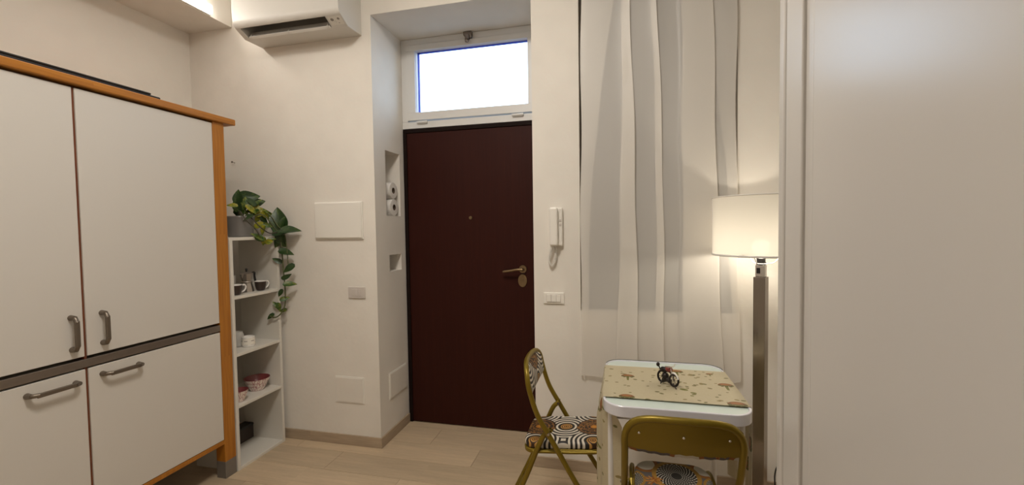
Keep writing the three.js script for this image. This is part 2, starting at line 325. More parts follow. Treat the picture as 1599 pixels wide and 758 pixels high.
{
  const o = thing('moka_pot', 'small metal moka coffee pot between the two dark cups', 'coffee pot', [-2.268, 1.033, -2.262]);
  const body = (p) => { const g = lathe(p, 8).toNonIndexed(); g.computeVertexNormals(); return g; };
  const alu = std({ color: lin(0.42, 0.38, 0.34), metalness: 0.9, roughness: 0.4 });
  mesh('boiler', body([[0, 0], [0.040, 0], [0.037, 0.020], [0.028, 0.058], [0, 0.058]]), alu, o);
  mesh('collar', lathe([[0.028, 0.056], [0.031, 0.058], [0.031, 0.066], [0.027, 0.068]]), alu, o);
  mesh('top_chamber', body([[0.026, 0.066], [0.036, 0.112], [0.037, 0.114], [0, 0.114]]), alu, o);
  const lid = mesh('lid', body([[0.038, 0.114], [0.020, 0.124], [0, 0.127]]), alu, o);
  mesh('knob', [cyl(0.007, 0.005, 0.016, 0, 0.134, 0, 12), ball(0.0075, 0, 0.142, 0, 10)], MAT.black, lid);
  mesh('spout', (() => { const g = new THREE.ConeGeometry(0.012, 0.03, 6); g.rotateZ(Math.PI); g.translate(0, 0.100, 0.036); return g; })(), alu, o);
  mesh('handle', tube([V(0, 0.112, -0.034), V(0, 0.116, -0.060), V(0, 0.09, -0.062), V(0.0, 0.045, -0.070)], 0.0065, 24, 8), MAT.black, o);
}
{
  const o = thing('glass_tumbler', 'grey tinted drinking glass behind the dark cup beside the cabinet post', 'glass', [-2.315, 1.033, -2.175]);
  mesh('tumbler', lathe([[0, 0.006], [0.030, 0.006], [0.036, 0.11], [0.0385, 0.111], [0.033, 0], [0, 0]]), phy({ color: lin(0.75, 0.72, 0.68), transmission: 0.55, thickness: 0, roughness: 0.5 }), o);
}
{
  const o = thing('candle_jar', 'white labelled candle jar with lid on third shelf', 'jar', [-2.245, 0.694, -2.235]);
  mesh('jar_body', lathe([[0, 0], [0.034, 0], [0.037, 0.005], [0.037, 0.058], [0.034, 0.062]]), MAT.ceramicWhite, o);
  mesh('label_band', lathe([[0.0374, 0.012], [0.0376, 0.013], [0.0376, 0.052], [0.0374, 0.053]]), std({ map: canvasTex(256, 64, (c, w, h) => { c.fillStyle = '#e9e3d8'; c.fillRect(0, 0, w, h); c.fillStyle = '#a79f93'; for (let k = 0; k < 6; k++) { c.fillRect(k * 44, 14, 30, 4); c.fillRect(k * 44 + 4, 28, 22, 3); c.fillRect(k * 44 + 2, 42, 26, 3); } }), roughness: 0.7 }), o);
  mesh('wax', lathe([[0, 0.050], [0.034, 0.050]]), MAT.ceramicWhite, o);
  const b = thing('small_glass_pot', 'small pale glass pot behind the candle jar on third shelf', 'jar', [-2.305, 0.694, -2.215]);
  mesh('pot', lathe([[0, 0], [0.030, 0], [0.033, 0.006], [0.033, 0.075], [0.028, 0.083], [0.028, 0.092], [0.026, 0.092], [0.026, 0.08], [0, 0.02]]), phy({ color: lin(0.8, 0.78, 0.74), transmission: 0.5, thickness: 0, roughness: 0.4 }), b);
}
const bowlTex = canvasTex(512, 128, (c, w, h) => {
  c.fillStyle = '#e6d8cf'; c.fillRect(0, 0, w, h); c.strokeStyle = '#8d2b35'; c.lineWidth = 2.6;
  let s = 3; const q = () => { s = (s * 1664525 + 1013904223) >>> 0; return s / 4294967296; };
  const nx = 26, ny = 5, pt = [];
  for (let j = 0; j <= ny; j++) { pt.push([]); for (let i = 0; i <= nx; i++) pt[j].push([(i % nx + (i === nx ? nx : 0)) * w / nx + (i % nx ? (q() - 0.5) * 22 : 0), j * h / ny + (q() - 0.5) * 18]); }
  for (let j = 0; j <= ny; j++) for (let i = 0; i < nx; i++) {
    if (q() < 0.82) { c.beginPath(); c.moveTo(...pt[j][i]); c.quadraticCurveTo((pt[j][i][0] + pt[j][i + 1][0]) / 2, pt[j][i][1] + (q() - 0.5) * 20, ...pt[j][i + 1]); c.stroke(); }
    if (j < ny && q() < 0.7) { c.beginPath(); c.moveTo(...pt[j][i]); c.lineTo(...pt[j + 1][i]); c.stroke(); }
  }
});
bowlTex.wrapS = THREE.RepeatWrapping;
const bowlOut = std({ map: bowlTex, roughness: 0.3 }), bowlIn = std({ color: lin(0.22, 0.05, 0.05), roughness: 0.3 });
function bowl(label, x, y, z, r, h) {
  const o = thing('patterned_bowl', label, 'bowl', [x, y, z], rr(0, 6), 'red lined bowls on the shelf unit');
  mesh('outside', lathe([[0, 0.001], [r * 0.50, 0], [r * 0.53, h * 0.05], [r * 0.70, h * 0.35], [r * 0.87, h * 0.7], [r, h]], 40), bowlOut, o);
  mesh('inside', lathe([[r, h], [r * 0.985, h * 1.015], [r * 0.965, h], [r * 0.82, h * 0.65], [r * 0.62, h * 0.28], [r * 0.3, h * 0.12], [0, h * 0.1]], 40), bowlIn, o);
}
bowl('larger red lined bowl with crackle pattern in the middle of fourth shelf', -2.268, 0.3865, -2.312, 0.076, 0.078);
bowl('smaller red lined crackle bowl beside the cabinet post on fourth shelf', -2.222, 0.3865, -2.128, 0.052, 0.068);
{
  const o = thing('dark_box', 'small dark box at the back of the lowest shelf', 'box', [-2.425, 0.0185, -2.30]);
  mesh('box_body', box(-0.04, 0.03, 0, 0.085, -0.10, 0.16, 0.003), std({ color: lin(0.045, 0.032, 0.026), roughness: 0.7 }), o);
  mesh('box_lid', box(-0.042, 0.032, 0.085, 0.100, -0.101, 0.162, 0.003), MAT.black, o);
}
// ---------------------------------------------------------------- the trailing plant
{
  const o = thing('trailing_plant', 'trailing pothos plant in a grey pot on top of the shelf unit', 'plant', [-2.30, 1.381, -2.262]);
  const B = V(-2.30, 1.381, -2.262), P = (x, y, z) => V(x, y, z).sub(B);
  const pot = mesh('pot', lathe([[0, 0], [0.066, 0], [0.069, 0.004], [0.078, 0.118], [0.081, 0.120], [0.081, 0.130], [0.075, 0.130], [0.074, 0.11], [0, 0.108]], 40), std({ color: lin(0.20, 0.19, 0.18), roughness: 0.35, metalness: 0.2 }), o);
  mesh('soil', lathe([[0, 0.116], [0.05, 0.114], [0.0735, 0.110]], 24), MAT.soil, pot);
  const leafGeo = (wid) => {                                        // heart shaped leaf along +y, folded a little on its midrib, real thickness
    const n = 9, pos = [], idx = [], uv = [];
    const width = (t) => wid * Math.pow(Math.sin(Math.PI * Math.pow(t, 0.62)), 0.85);
    for (const s of [1, -1]) for (let i = 0; i <= n; i++) for (let j = -2; j <= 2; j++) {
      const t = i / n, w = width(t) * j / 2, lobe = t < 0.12 ? -0.10 * Math.abs(j) / 2 : 0;
      pos.push(w, t + lobe, 0.30 * Math.abs(w) - 0.22 * t * t + s * 0.006 * (Math.abs(j) < 2 ? 1 : 0)); uv.push(0.5 + w / (2 * wid), t);
    }
    const row = 5, side = (n + 1) * row;
    for (let q = 0; q < 2; q++) for (let i = 0; i < n; i++) for (let j = 0; j < 4; j++) {
      const a = q * side + i * row + j, b = a + 1, c = a + row, d = c + 1;
      q ? idx.push(a, c, b, b, c, d) : idx.push(a, b, c, b, d, c);
    }
    const g = new THREE.BufferGeometry(); g.setAttribute('position', new THREE.Float32BufferAttribute(pos, 3)); g.setAttribute('uv', new THREE.Float32BufferAttribute(uv, 2)); g.setIndex(idx); g.computeVertexNormals(); return g;
  };
  const leafA = leafGeo(0.36), leafB = leafGeo(0.28);
  const leafTex = (base, spot, amount) => dataTex(64, 64, (u, v) => {
    const m = n16(u * 10, v * 7) * 0.6 + n32(u * 24, v * 13) * 0.4, k = m > 1 - amount ? 1 : 0, vein = Math.abs(u - 0.5) < 0.025 ? 0.08 : 0;
    return [0, 1, 2].map((i) => base[i] * (1 - k) + spot[i] * k + vein * 0.5);
  }, true);
  const greens = [leafTex([0.14, 0.25, 0.09], [0.24, 0.34, 0.10], 0.35), leafTex([0.20, 0.33, 0.11], [0.45, 0.48, 0.16], 0.42), leafTex([0.60, 0.58, 0.13], [0.32, 0.42, 0.11], 0.42)]
    .map((m) => phy({ map: m, roughness: 0.42, transmission: 0.12, thickness: 0 }));
  // [x, y, z of the leaf middle, length, direction it points in the picture plane (degrees, 0 = right, 90 = up), tone]
  const wallZ = -2.40;
  const list = [
    [-2.30, 1.634, -2.25, 0.085, 95, 0], [-2.28, 1.632, -2.31, 0.12, 12, 0], [-2.26, 1.60, -2.36, 0.085, 20, 0], [-2.30, 1.585, -2.24, 0.085, 110, 0],
    [-2.26, 1.575, -2.165, 0.055, 170, 2], [-2.25, 1.565, -2.33, 0.085, 70, 2], [-2.24, 1.54, -2.36, 0.09, 10, 2], [-2.22, 1.525, -2.40, 0.075, -15, 1],
    [-2.25, 1.50, -2.35, 0.07, 250, 2], [-2.22, 1.48, -2.37, 0.06, 300, 0], [-2.22, 1.45, -2.31, 0.07, 200, 2], [-2.15, 1.385, -2.235, 0.075, 140, 1],
    [-2.14, 1.365, -2.25, 0.06, -30, 1], [-2.14, 1.345, -2.30, 0.055, 190, 2], [-2.14, 1.36, -2.335, 0.05, 20, 1], [-2.22, 1.50, -2.23, 0.07, 200, 0],
    [-2.31, 1.56, -2.28, 0.09, 60, 0], [-2.28, 1.545, -2.27, 0.07, 300, 1], [-2.26, 1.61, -2.30, 0.08, 130, 0], [-2.27, 1.55, -2.31, 0.06, 220, 2],
    [-2.27, 1.595, -2.27, 0.075, 75, 1], [-2.24, 1.555, -2.29, 0.07, -40, 2], [-2.25, 1.53, -2.32, 0.065, 215, 1], [-2.24, 1.60, -2.34, 0.06, 50, 1], [-2.20, 1.515, -2.36, 0.06, -60, 2], [-2.17, 1.42, -2.30, 0.06, 250, 2], [-2.17, 1.45, -2.345, 0.05, -20, 1], [-2.14, 1.35, -2.27, 0.05, 260, 2],
    [-2.14, 1.49, wallZ, 0.15, 97, 0], [-2.11, 1.475, wallZ, 0.075, 75, 0], [-2.11, 1.41, wallZ, 0.11, 20, 0], [-2.045, 1.42, wallZ, 0.11, 10, 0], [-2.145, 1.345, wallZ, 0.085, 250, 0],
    [-2.12, 1.35, wallZ, 0.09, 290, 0], [-2.085, 1.275, wallZ, 0.085, -8, 0], [-2.16, 1.22, wallZ, 0.06, 150, 0], [-2.065, 1.17, wallZ + 0.01, 0.075, 215, 0], [-2.09, 1.115, wallZ, 0.06, 20, 0],
    [-2.065, 1.068, wallZ, 0.075, 5, 1], [-2.145, 1.005, wallZ, 0.05, 240, 0], [-2.11, 0.97, wallZ, 0.055, 15, 1], [-2.175, 0.930, wallZ + 0.01, 0.05, 130, 1], [-2.15, 0.913, wallZ + 0.01, 0.055, 280, 1],
    [-2.13, 0.89, wallZ, 0.045, 200, 1], [-2.21, 0.852, wallZ + 0.02, 0.05, 215, 0],
  ];
  const toCam = V(0.62, 0.05, 0.78).normalize(), right = V(0.78, 0, -0.62).normalize();
  for (const [x, y, z, len, deg, tone] of list) {
    const a = deg * D2R, dir = right.clone().multiplyScalar(Math.cos(a)).add(V(0, Math.sin(a), 0)).normalize();
    const nrm = toCam.clone().applyAxisAngle(dir, rr(-0.7, 0.7)).add(V(0, 0.35, 0)); nrm.addScaledVector(dir, -nrm.dot(dir)).normalize();
    const side = dir.clone().cross(nrm);
    const m = mesh('leaf', len > 0.08 ? leafA : leafB, greens[tone], o);
    const M4 = new THREE.Matrix4().makeBasis(side, dir, nrm); m.quaternion.setFromRotationMatrix(M4); m.scale.setScalar(len * 1.05);
    m.position.copy(P(x, y, z)).addScaledVector(dir, -len / 2);
  }
  const stem = std({ color: lin(0.09, 0.10, 0.035), roughness: 0.6 }), stemDark = std({ color: lin(0.05, 0.042, 0.025), roughness: 0.7 });
  mesh('vine', tube([P(-2.27, 1.49, -2.28), P(-2.20, 1.52, -2.33), P(-2.16, 1.44, -2.38), P(-2.135, 1.39, -2.40), P(-2.125, 1.28, -2.405), P(-2.118, 1.15, -2.405), P(-2.11, 1.02, -2.405), P(-2.115, 0.93, -2.405), P(-2.135, 0.875, -2.395), P(-2.175, 0.845, -2.385), P(-2.215, 0.855, -2.38)], 0.0042, 90, 7), stem, o);
  mesh('vine', tube([P(-2.28, 1.49, -2.27), P(-2.21, 1.50, -2.25), P(-2.15, 1.44, -2.26), P(-2.145, 1.40, -2.33), P(-2.135, 1.40, -2.39), P(-2.13, 1.30, -2.402)], 0.0036, 50, 7), stemDark, o);
  mesh('vine', tube([P(-2.29, 1.49, -2.24), P(-2.24, 1.54, -2.20), P(-2.20, 1.49, -2.20), P(-2.15, 1.42, -2.23), P(-2.14, 1.37, -2.25)], 0.0034, 40, 7), stemDark, o);
  mesh('vine', tube([P(-2.28, 1.49, -2.29), P(-2.20, 1.53, -2.37), P(-2.13, 1.45, -2.38), P(-2.10, 1.40, -2.40), P(-2.08, 1.27, -2.40), P(-2.075, 1.19, -2.40)], 0.0030, 50, 7), stem, o);
  for (const [a, b, c] of [[-2.30, 1.60, -2.25], [-2.28, 1.60, -2.29], [-2.26, 1.58, -2.33], [-2.27, 1.56, -2.19]]) mesh('leaf_stalk', tube([P(-2.295, 1.485, -2.262), P((a - 2.29) / 2 + 0.01, 1.54, (c - 2.26) / 2), P(a, b, c)], 0.0026, 16, 6), stem, o);
}
{ // nail
  const o = thing('wall_nail', 'small nail in the wall above the plant', 'nail', [-2.541, 1.885, ZB]);
  mesh('shank', rod(V(0, 0, -0.01), V(0, 0.004, 0.022), 0.0022, 8), MAT.steelBar, o);
  mesh('head', rod(V(0, 0.004, 0.022), V(0, 0.0043, 0.025), 0.007, 12), MAT.steelBar, o);
}

// ---------------------------------------------------------------- air conditioner
{
  const o = thing('air_conditioner', 'white wall mounted air conditioner with open black louvre', 'air conditioner', [-1.91, 2.63, ZB]);
  const sh = new THREE.Shape();                                       // profile in (depth from wall, height)
  sh.moveTo(0, 0.003); sh.lineTo(0.145, 0); sh.lineTo(0.215, 0.038); sh.quadraticCurveTo(0.232, 0.048, 0.236, 0.075); sh.lineTo(0.240, 0.20); sh.quadraticCurveTo(0.238, 0.285, 0.19, 0.295); sh.lineTo(0, 0.295); sh.closePath();
  const g = new THREE.ExtrudeGeometry(sh, { depth: 0.732, bevelEnabled: true, bevelSize: 0.004, bevelThickness: 0.004, bevelOffset: -0.004, bevelSegments: 2, curveSegments: 10 });
  g.rotateY(-Math.PI / 2); g.translate(0.366, 0, 0);                  // depth axis -> +z, width -> x
  const ev = new Evaluator(); ev.useGroups = false;
  const a = new Brush(g); a.updateMatrixWorld();
  const slope = Math.atan2(0.038, 0.070);
  const cut = new Brush(new THREE.BoxGeometry(0.600, 0.12, 0.072)); cut.position.set(-0.035, 0.035, 0.175); cut.rotation.x = -slope; cut.updateMatrixWorld();
  const hollow = new Brush(new THREE.BoxGeometry(0.69, 0.225, 0.185)); hollow.position.set(0, 0.162, 0.112); hollow.updateMatrixWorld();   // the unit is a hollow shell
  const shell = ev.evaluate(a, hollow, SUBTRACTION); shell.updateMatrixWorld();
  const body = ev.evaluate(shell, cut, SUBTRACTION);
  mesh('casing', body.geometry, MAT.casing, o);
  const at = (x, t, d) => V(x, 0.038 * t, 0.145 + 0.070 * t).add(V(0, -Math.cos(slope), Math.sin(slope)).multiplyScalar(d));   // point on the sloping face
  const place = (m, p) => { m.position.copy(p); m.rotation.x = -slope; return m; };
  // the finned blower wheel inside the shell
  const hub = new THREE.CylinderGeometry(0.020, 0.020, 0.59, 20); hub.rotateZ(Math.PI / 2); const fins = [hub];
  for (let k = 0; k < 26; k++) { const f = new THREE.BoxGeometry(0.59, 0.012, 0.0015); f.translate(0, 0.026, 0); f.rotateX(k / 26 * Math.PI * 2); fins.push(f); }
  mesh('blower_wheel', fins, MAT.plasticGrey, o).position.set(0, 0.17, 0.09);
  const flap = mesh('louvre_flap', new RoundedBoxGeometry(0.585, 0.005, 0.018, 2, 0.002), MAT.casing, o); flap.position.copy(at(-0.035, 0.10, -0.001)); flap.rotation.x = -slope - 0.3;
  for (const x of [-0.31, -0.035, 0.24]) place(mesh('flap_pin', new RoundedBoxGeometry(0.008, 0.022, 0.012, 1, 0.002), MAT.casing, o), at(x, 0.18, -0.006));
  // printed marks right of the louvre
  const marks = canvasTex(256, 192, (c, w, h) => {
    c.fillStyle = '#dfdbd3'; c.fillRect(0, 0, w, h); c.fillStyle = '#8c857c';
    c.beginPath(); c.arc(62, 70, 32, 0, 7); c.fill(); c.beginPath(); c.arc(188, 62, 25, 0, 7); c.fill();
    c.fillRect(96, 100, 12, 12); c.fillRect(112, 122, 12, 10); c.fillRect(150, 150, 26, 10);
  });
  const dm = new THREE.BoxGeometry(0.085, 0.0006, 0.056);
  const panel = place(mesh('marked_panel', dm, [0, 1, 2, 3, 4, 5].map((i) => (i === 3 ? std({ map: marks, roughness: 0.4 }) : MAT.casing)), o), at(0.318, 0.56, 0.0002));
  panel.rotation.y = 0;
}

// ---------------------------------------------------------------- things on the walls
{
  const o = thing('fuse_box_cover', 'white rectangular fuse box cover on the wall left of the door', 'panel', [-1.738, 1.475, ZB]);
  mesh('frame', box(-0.176, 0.176, -0.121, 0.121, 0, 0.012, 0.004), MAT.plastic, o);
  mesh('cover', box(-0.170, 0.170, -0.112, 0.116, 0.012, 0.020, 0.005), MAT.plastic, o);
}
{
  const o = thing('access_panel', 'square white inspection panel low on the wall facing the room', 'panel', [-1.695, 0.366, ZB]);
  mesh('frame', box(-0.106, 0.106, -0.088, 0.088, 0, 0.005, 0.002), MAT.plastic, o);
  mesh('cover', box(-0.098, 0.098, -0.080, 0.080, 0.005, 0.008, 0.002), MAT.wall, o);
  const p = thing('access_panel', 'square white inspection panel low inside the door recess', 'panel', [RX0, 0.358, -2.709]);
  mesh('frame', box(0, 0.005, -0.090, 0.090, -0.121, 0.121, 0.002), MAT.plastic, p);
  mesh('cover', box(0.005, 0.008, -0.082, 0.082, -0.113, 0.113, 0.002), MAT.wall, p);
}
{
  const o = thing('socket_plate', 'greyish pink switch plate between fuse box cover and inspection panel', 'switch', [-1.622, 1.009, ZB]);
  mesh('plate', box(-0.061, 0.061, -0.038, 0.038, 0, 0.009, 0.004), MAT.plasticGrey, o);
  for (let k = -1; k <= 1; k++) mesh('module', box(k * 0.024 - 0.0112, k * 0.024 + 0.0112, -0.022, 0.022, 0.009, 0.012, 0.002), MAT.plasticGrey, o);
}
{
  const o = thing('light_switch', 'white light switch plate below the intercom phone', 'switch', [-0.345, 1.004, ZB]);
  mesh('plate', box(-0.060, 0.060, -0.033, 0.033, 0, 0.009, 0.004), MAT.plastic, o);
  mesh('surround', box(-0.042, 0.042, -0.023, 0.023, 0.008, 0.0105, 0.002), MAT.plasticGrey, o);
  for (const [a, b] of [[-0.040, -0.015], [-0.012, 0.014], [0.016, 0.040]]) mesh('rocker', box(a, b, -0.021, 0.021, 0.010, 0.0145, 0.003), MAT.plastic, o);
}
{
  const o = thing('intercom_phone', 'white wall intercom handset with coiled cord beside the curtain', 'intercom', [-0.326, 1.414, ZB]);
  mesh('base', box(-0.034, 0.038, -0.108, 0.110, 0, 0.028, 0.008), MAT.plastic, o);
  const h = mesh('handset', [box(-0.034, 0.014, -0.106, 0.112, 0.030, 0.058, 0.012), box(-0.030, 0.010, 0.066, 0.106, 0.020, 0.040, 0.006), box(-0.030, 0.010, -0.100, -0.060, 0.020, 0.040, 0.006)], MAT.plastic, o);
  mesh('button', box(0.020, 0.032, 0.030, 0.044, 0.026, 0.031, 0.002), MAT.plasticGrey, o);
  mesh('button', box(0.020, 0.032, 0.006, 0.020, 0.026, 0.031, 0.002), MAT.plasticGrey, o);
  const path = new THREE.CatmullRomCurve3([V(-0.022, -0.106, 0.036), V(-0.034, -0.15, 0.030), V(-0.040, -0.20, 0.022), V(-0.026, -0.222, 0.018), V(-0.010, -0.20, 0.016), V(-0.004, -0.15, 0.016), V(-0.006, -0.106, 0.016)]);
  const pts = [], N = 620, turns = 52, fr = path.computeFrenetFrames(N, false);
  for (let i = 0; i <= N; i++) { const p = path.getPointAt(i / N), a = i / N * turns * Math.PI * 2; pts.push(p.addScaledVector(fr.normals[i], 0.0058 * Math.cos(a)).addScaledVector(fr.binormals[i], 0.0058 * Math.sin(a))); }
  mesh('coiled_cord', new THREE.TubeGeometry(new THREE.CatmullRomCurve3(pts), 900, 0.0016, 5), MAT.plastic, o);
}
// paper rolls in the niche of the door recess
for (const [y, z, r, tilt, label] of [[1.507 + 0.058, -2.728, 0.058, 0.1, 'lower white paper roll in the tall wall niche beside the door'], [1.507 + 0.1725, -2.722, 0.0565, -0.1, 'upper white paper roll in the tall wall niche beside the door']]) {
  const o = thing('paper_roll', label, 'paper roll', [RX0 - 0.0525, y, z], 0, 'paper rolls in the niche');
  const L = 0.095, prof = [[0.021, -L / 2], [r - 0.003, -L / 2], [r, -L / 2 + 0.003], [r, L / 2 - 0.003], [r - 0.003, L / 2], [0.021, L / 2]];
  const g = lathe(prof, 36); g.rotateZ(-Math.PI / 2); g.rotateX(tilt);
  mesh('paper', g, std({ color: lin(0.80, 0.77, 0.73), roughness: 0.95, bumpMap: plasterBump, bumpScale: 0.001 }), o);
  const c = new THREE.CylinderGeometry(0.0208, 0.0208, L - 0.002, 24, 1, true); c.rotateZ(-Math.PI / 2);
  mesh('core', c, std({ color: lin(0.12, 0.08, 0.055), roughness: 0.9, side: THREE.DoubleSide }), o);
}

// ---------------------------------------------------------------- curtain
{
  const rodThing = thing('curtain_rod', 'white curtain rod above the sheer curtain', 'curtain rod', [0.21, 2.905, ZB + 0.052]);
  mesh('pole', rod(V(-0.50, 0, 0), V(0.50, 0, 0), 0.009), MAT.whiteMetal, rodThing);
  for (const s of [-1, 1]) { mesh('finial', ball(0.016, s * 0.505, 0, 0), MAT.whiteMetal, rodThing); mesh('bracket', box(s * 0.47 - 0.006, s * 0.47 + 0.006, -0.02, 0.02, -0.052, 0.0), MAT.whiteMetal, rodThing); }
  // plan of the cloth: x along the wall, layer (0 rear, 1 middle, 2 front); doubled back at the soft folds
  const top = [[0.03, 0.0], [-0.03, 0.04], [-0.08, 0.06], [-0.150, 0.05], [-0.172, 0.25], [-0.14, 0.5], [-0.07, 0.5], [0.01, 0.3], [0.055, 0.5], [0.078, 0.9], [0.060, 0.6], [0.050, 0.3], [0.10, 0.15], [0.16, 0.25], [0.190, 0.5], [0.212, 0.8], [0.198, 0.6], [0.190, 0.3], [0.25, 0.15], [0.31, 0.3], [0.345, 0.7], [0.42, 0.9], [0.485, 1.1], [0.46, 0.8], [0.37, 0.6], [0.345, 0.35], [0.40, 0.2], [0.48, 0.15], [0.54, 0.3], [0.600, 0.22], [0.596, 0.08], [0.52, 0.02], [0.44, 0.0]];
  const mid = [[-0.12, 0.0], [-0.135, 0.03], [-0.148, 0.04], [-0.160, 0.05], [-0.182, 0.25], [-0.14, 0.45], [-0.07, 0.4], [0.0, 0.35], [0.050, 0.7], [0.108, 1.0], [0.085, 0.7], [0.035, 0.4], [0.08, 0.15], [0.15, 0.2], [0.215, 0.5], [0.252, 0.8], [0.236, 0.6], [0.220, 0.3], [0.27, 0.15], [0.32, 0.3], [0.355, 0.8], [0.43, 1.0], [0.505, 1.1], [0.48, 0.8], [0.38, 0.6], [0.352, 0.35], [0.41, 0.2], [0.49, 0.15], [0.55, 0.3], [0.606, 0.22], [0.602, 0.08], [0.58, 0.02], [0.56, 0.0]];
  const low = [[-0.165, 0.0], [-0.168, 0.03], [-0.172, 0.06], [-0.175, 0.1], [-0.190, 0.25], [-0.15, 0.4], [-0.08, 0.4], [-0.015, 0.45], [0.045, 0.8], [0.122, 1.1], [0.085, 0.8], [0.005, 0.5], [0.06, 0.2], [0.14, 0.2], [0.215, 0.5], [0.258, 0.8], [0.24, 0.6], [0.216, 0.3], [0.27, 0.15], [0.32, 0.3], [0.356, 0.8], [0.45, 1.0], [0.545, 1.1], [0.50, 0.8], [0.40, 0.6], [0.358, 0.35], [0.42, 0.2], [0.50, 0.2], [0.57, 0.35], [0.630, 0.25], [0.627, 0.1], [0.62, 0.05], [0.61, 0.0]];
  const NS = 240, NT = 90, yTop = 2.915, y0 = 0.555;
  const curve = (a) => new THREE.CatmullRomCurve3(a.map(([x, l]) => V(x, l, 0)), false, 'centripetal').getPoints(NS);
  const C = [curve(top), curve(mid), curve(low)], pos = [], uv = [], idx = [];
  for (let j = 0; j <= NT; j++) {
    const t = j / NT, w = t < 0.5 ? [1 - 2 * t, 2 * t, 0] : [0, 2 - 2 * t, 2 * t - 1];
    for (let i = 0; i <= NS; i++) {
      const s = i / NS, x = C[0][i].x * w[0] + C[1][i].x * w[1] + C[2][i].x * w[2], l = C[0][i].y * w[0] + C[1][i].y * w[1] + C[2][i].y * w[2];
      const hem = y0 + 0.03 * s - 0.012 * Math.cos(s * 23), y = yTop + (hem - yTop) * t;
      const wob = 0.006 * Math.sin(9 * t + 14 * s) + 0.004 * Math.sin(23 * t - 31 * s), crease = 0.004 * Math.exp(-Math.pow((y - 1.285) / 0.006, 2)) + 0.004 * Math.exp(-Math.pow((y - 2.12) / 0.006, 2));
      pos.push(x + 0.004 * Math.sin(17 * t + 5 * s), y, ZB + 0.020 + 0.017 * l + wob * 0.35 + crease); uv.push(s, t);
    }
  }
  for (let j = 0; j < NT; j++) for (let i = 0; i < NS; i++) { const a = j * (NS + 1) + i, b = a + 1, c = a + NS + 1, d = c + 1; idx.push(a, c, b, b, c, d); }
  const g = new THREE.BufferGeometry(); g.setAttribute('position', new THREE.Float32BufferAttribute(pos, 3)); g.setAttribute('uv', new THREE.Float32BufferAttribute(uv, 2)); g.setIndex(idx); g.computeVertexNormals();
  tag(mesh('sheer_curtain', g, MAT.curtain), 'white sheer curtain hanging in soft folds over the window recess', 'curtain');
}

// ---------------------------------------------------------------- floor lamp
{
  const o = thing('floor_lamp', 'floor lamp with white drum shade and square steel post', 'lamp', [0.655, 0, -2.20]);
  mesh('base', box(-0.13, 0.13, 0, 0.022, -0.13, 0.13, 0.004), MAT.steel, o).rotation.y = -0.58;
  mesh('post', box(-0.025, 0.025, 0.022, 1.172, -0.025, 0.025, 0.002), MAT.steel, o).rotation.y = -0.58;
  const sk = mesh('socket', [box(-0.020, 0.020, 1.172, 1.228, -0.016, 0.016, 0.003)], MAT.chrome, o); sk.rotation.y = -0.58;
  mesh('switch', box(-0.013, 0.001, 1.188, 1.214, 0.015, 0.019, 0.001), MAT.black, sk);
  mesh('bulb_holder', [cyl(0.018, 0.019, 0.030, 0, 1.243, 0), cyl(0.021, 0.021, 0.006, 0, 1.236, 0)], MAT.black, o);
  mesh('shade', new THREE.CylinderGeometry(0.205, 0.205, 0.272, 72, 1, true).translate(0, 1.408, 0), MAT.shade, o);
  for (const [y, h] of [[1.2765, 0.0045], [1.5415, 0.0025]]) mesh('rim', lathe([[0.2035, y - h], [0.2065, y - h], [0.2070, y], [0.2065, y + h], [0.2035, y + h], [0.2035, y - h]], 72), MAT.ceramicWhite, o);
  const wires = [];
  const ring = new THREE.TorusGeometry(0.024, 0.0022, 8, 32); ring.rotateX(Math.PI / 2); ring.translate(0, 1.233, 0); wires.push(ring);
  for (let k = 0; k < 3; k++) { const a = k * 2.094 + 0.1, c = Math.cos(a), s = Math.sin(a); wires.push(tube([V(0.024 * c, 1.233, 0.024 * s), V(0.05 * c, 1.237, 0.05 * s), V(0.10 * c, 1.282, 0.10 * s), V(0.204 * c, 1.284, 0.204 * s)], 0.0022, 24, 6)); }
  mesh('shade_carrier', wires, MAT.ceramicWhite, o);
  mesh('bulb', lathe([[0.013, 1.256], [0.016, 1.264], [0.032, 1.288], [0.037, 1.306], [0.035, 1.322], [0.024, 1.338], [0, 1.345]], 24), std({ color: 0xffffff, emissive: LAMP_WARM, emissiveIntensity: 8 }), o);
  const l = new THREE.PointLight(LAMP_WARM, BULB_POWER); l.position.set(0.655, 1.308, -2.20); l.castShadow = true; l.shadow.radius = 1.4; scene.add(l);
}
{ // cable on the floor behind the lamp
  const g = tube([V(0.70, 0.004, -2.24), V(0.76, 0.004, -2.34), V(0.795, 0.06, -2.43), V(0.798, 0.12, -2.44), V(0.815, 0.16, -2.45), V(0.85, 0.165, -2.455), V(0.88, 0.14, -2.462)], 0.0035, 60, 8);
  tag(mesh('lamp_cable', g, MAT.black), 'black lamp cable rising along the wall beside the partition', 'cable');
}

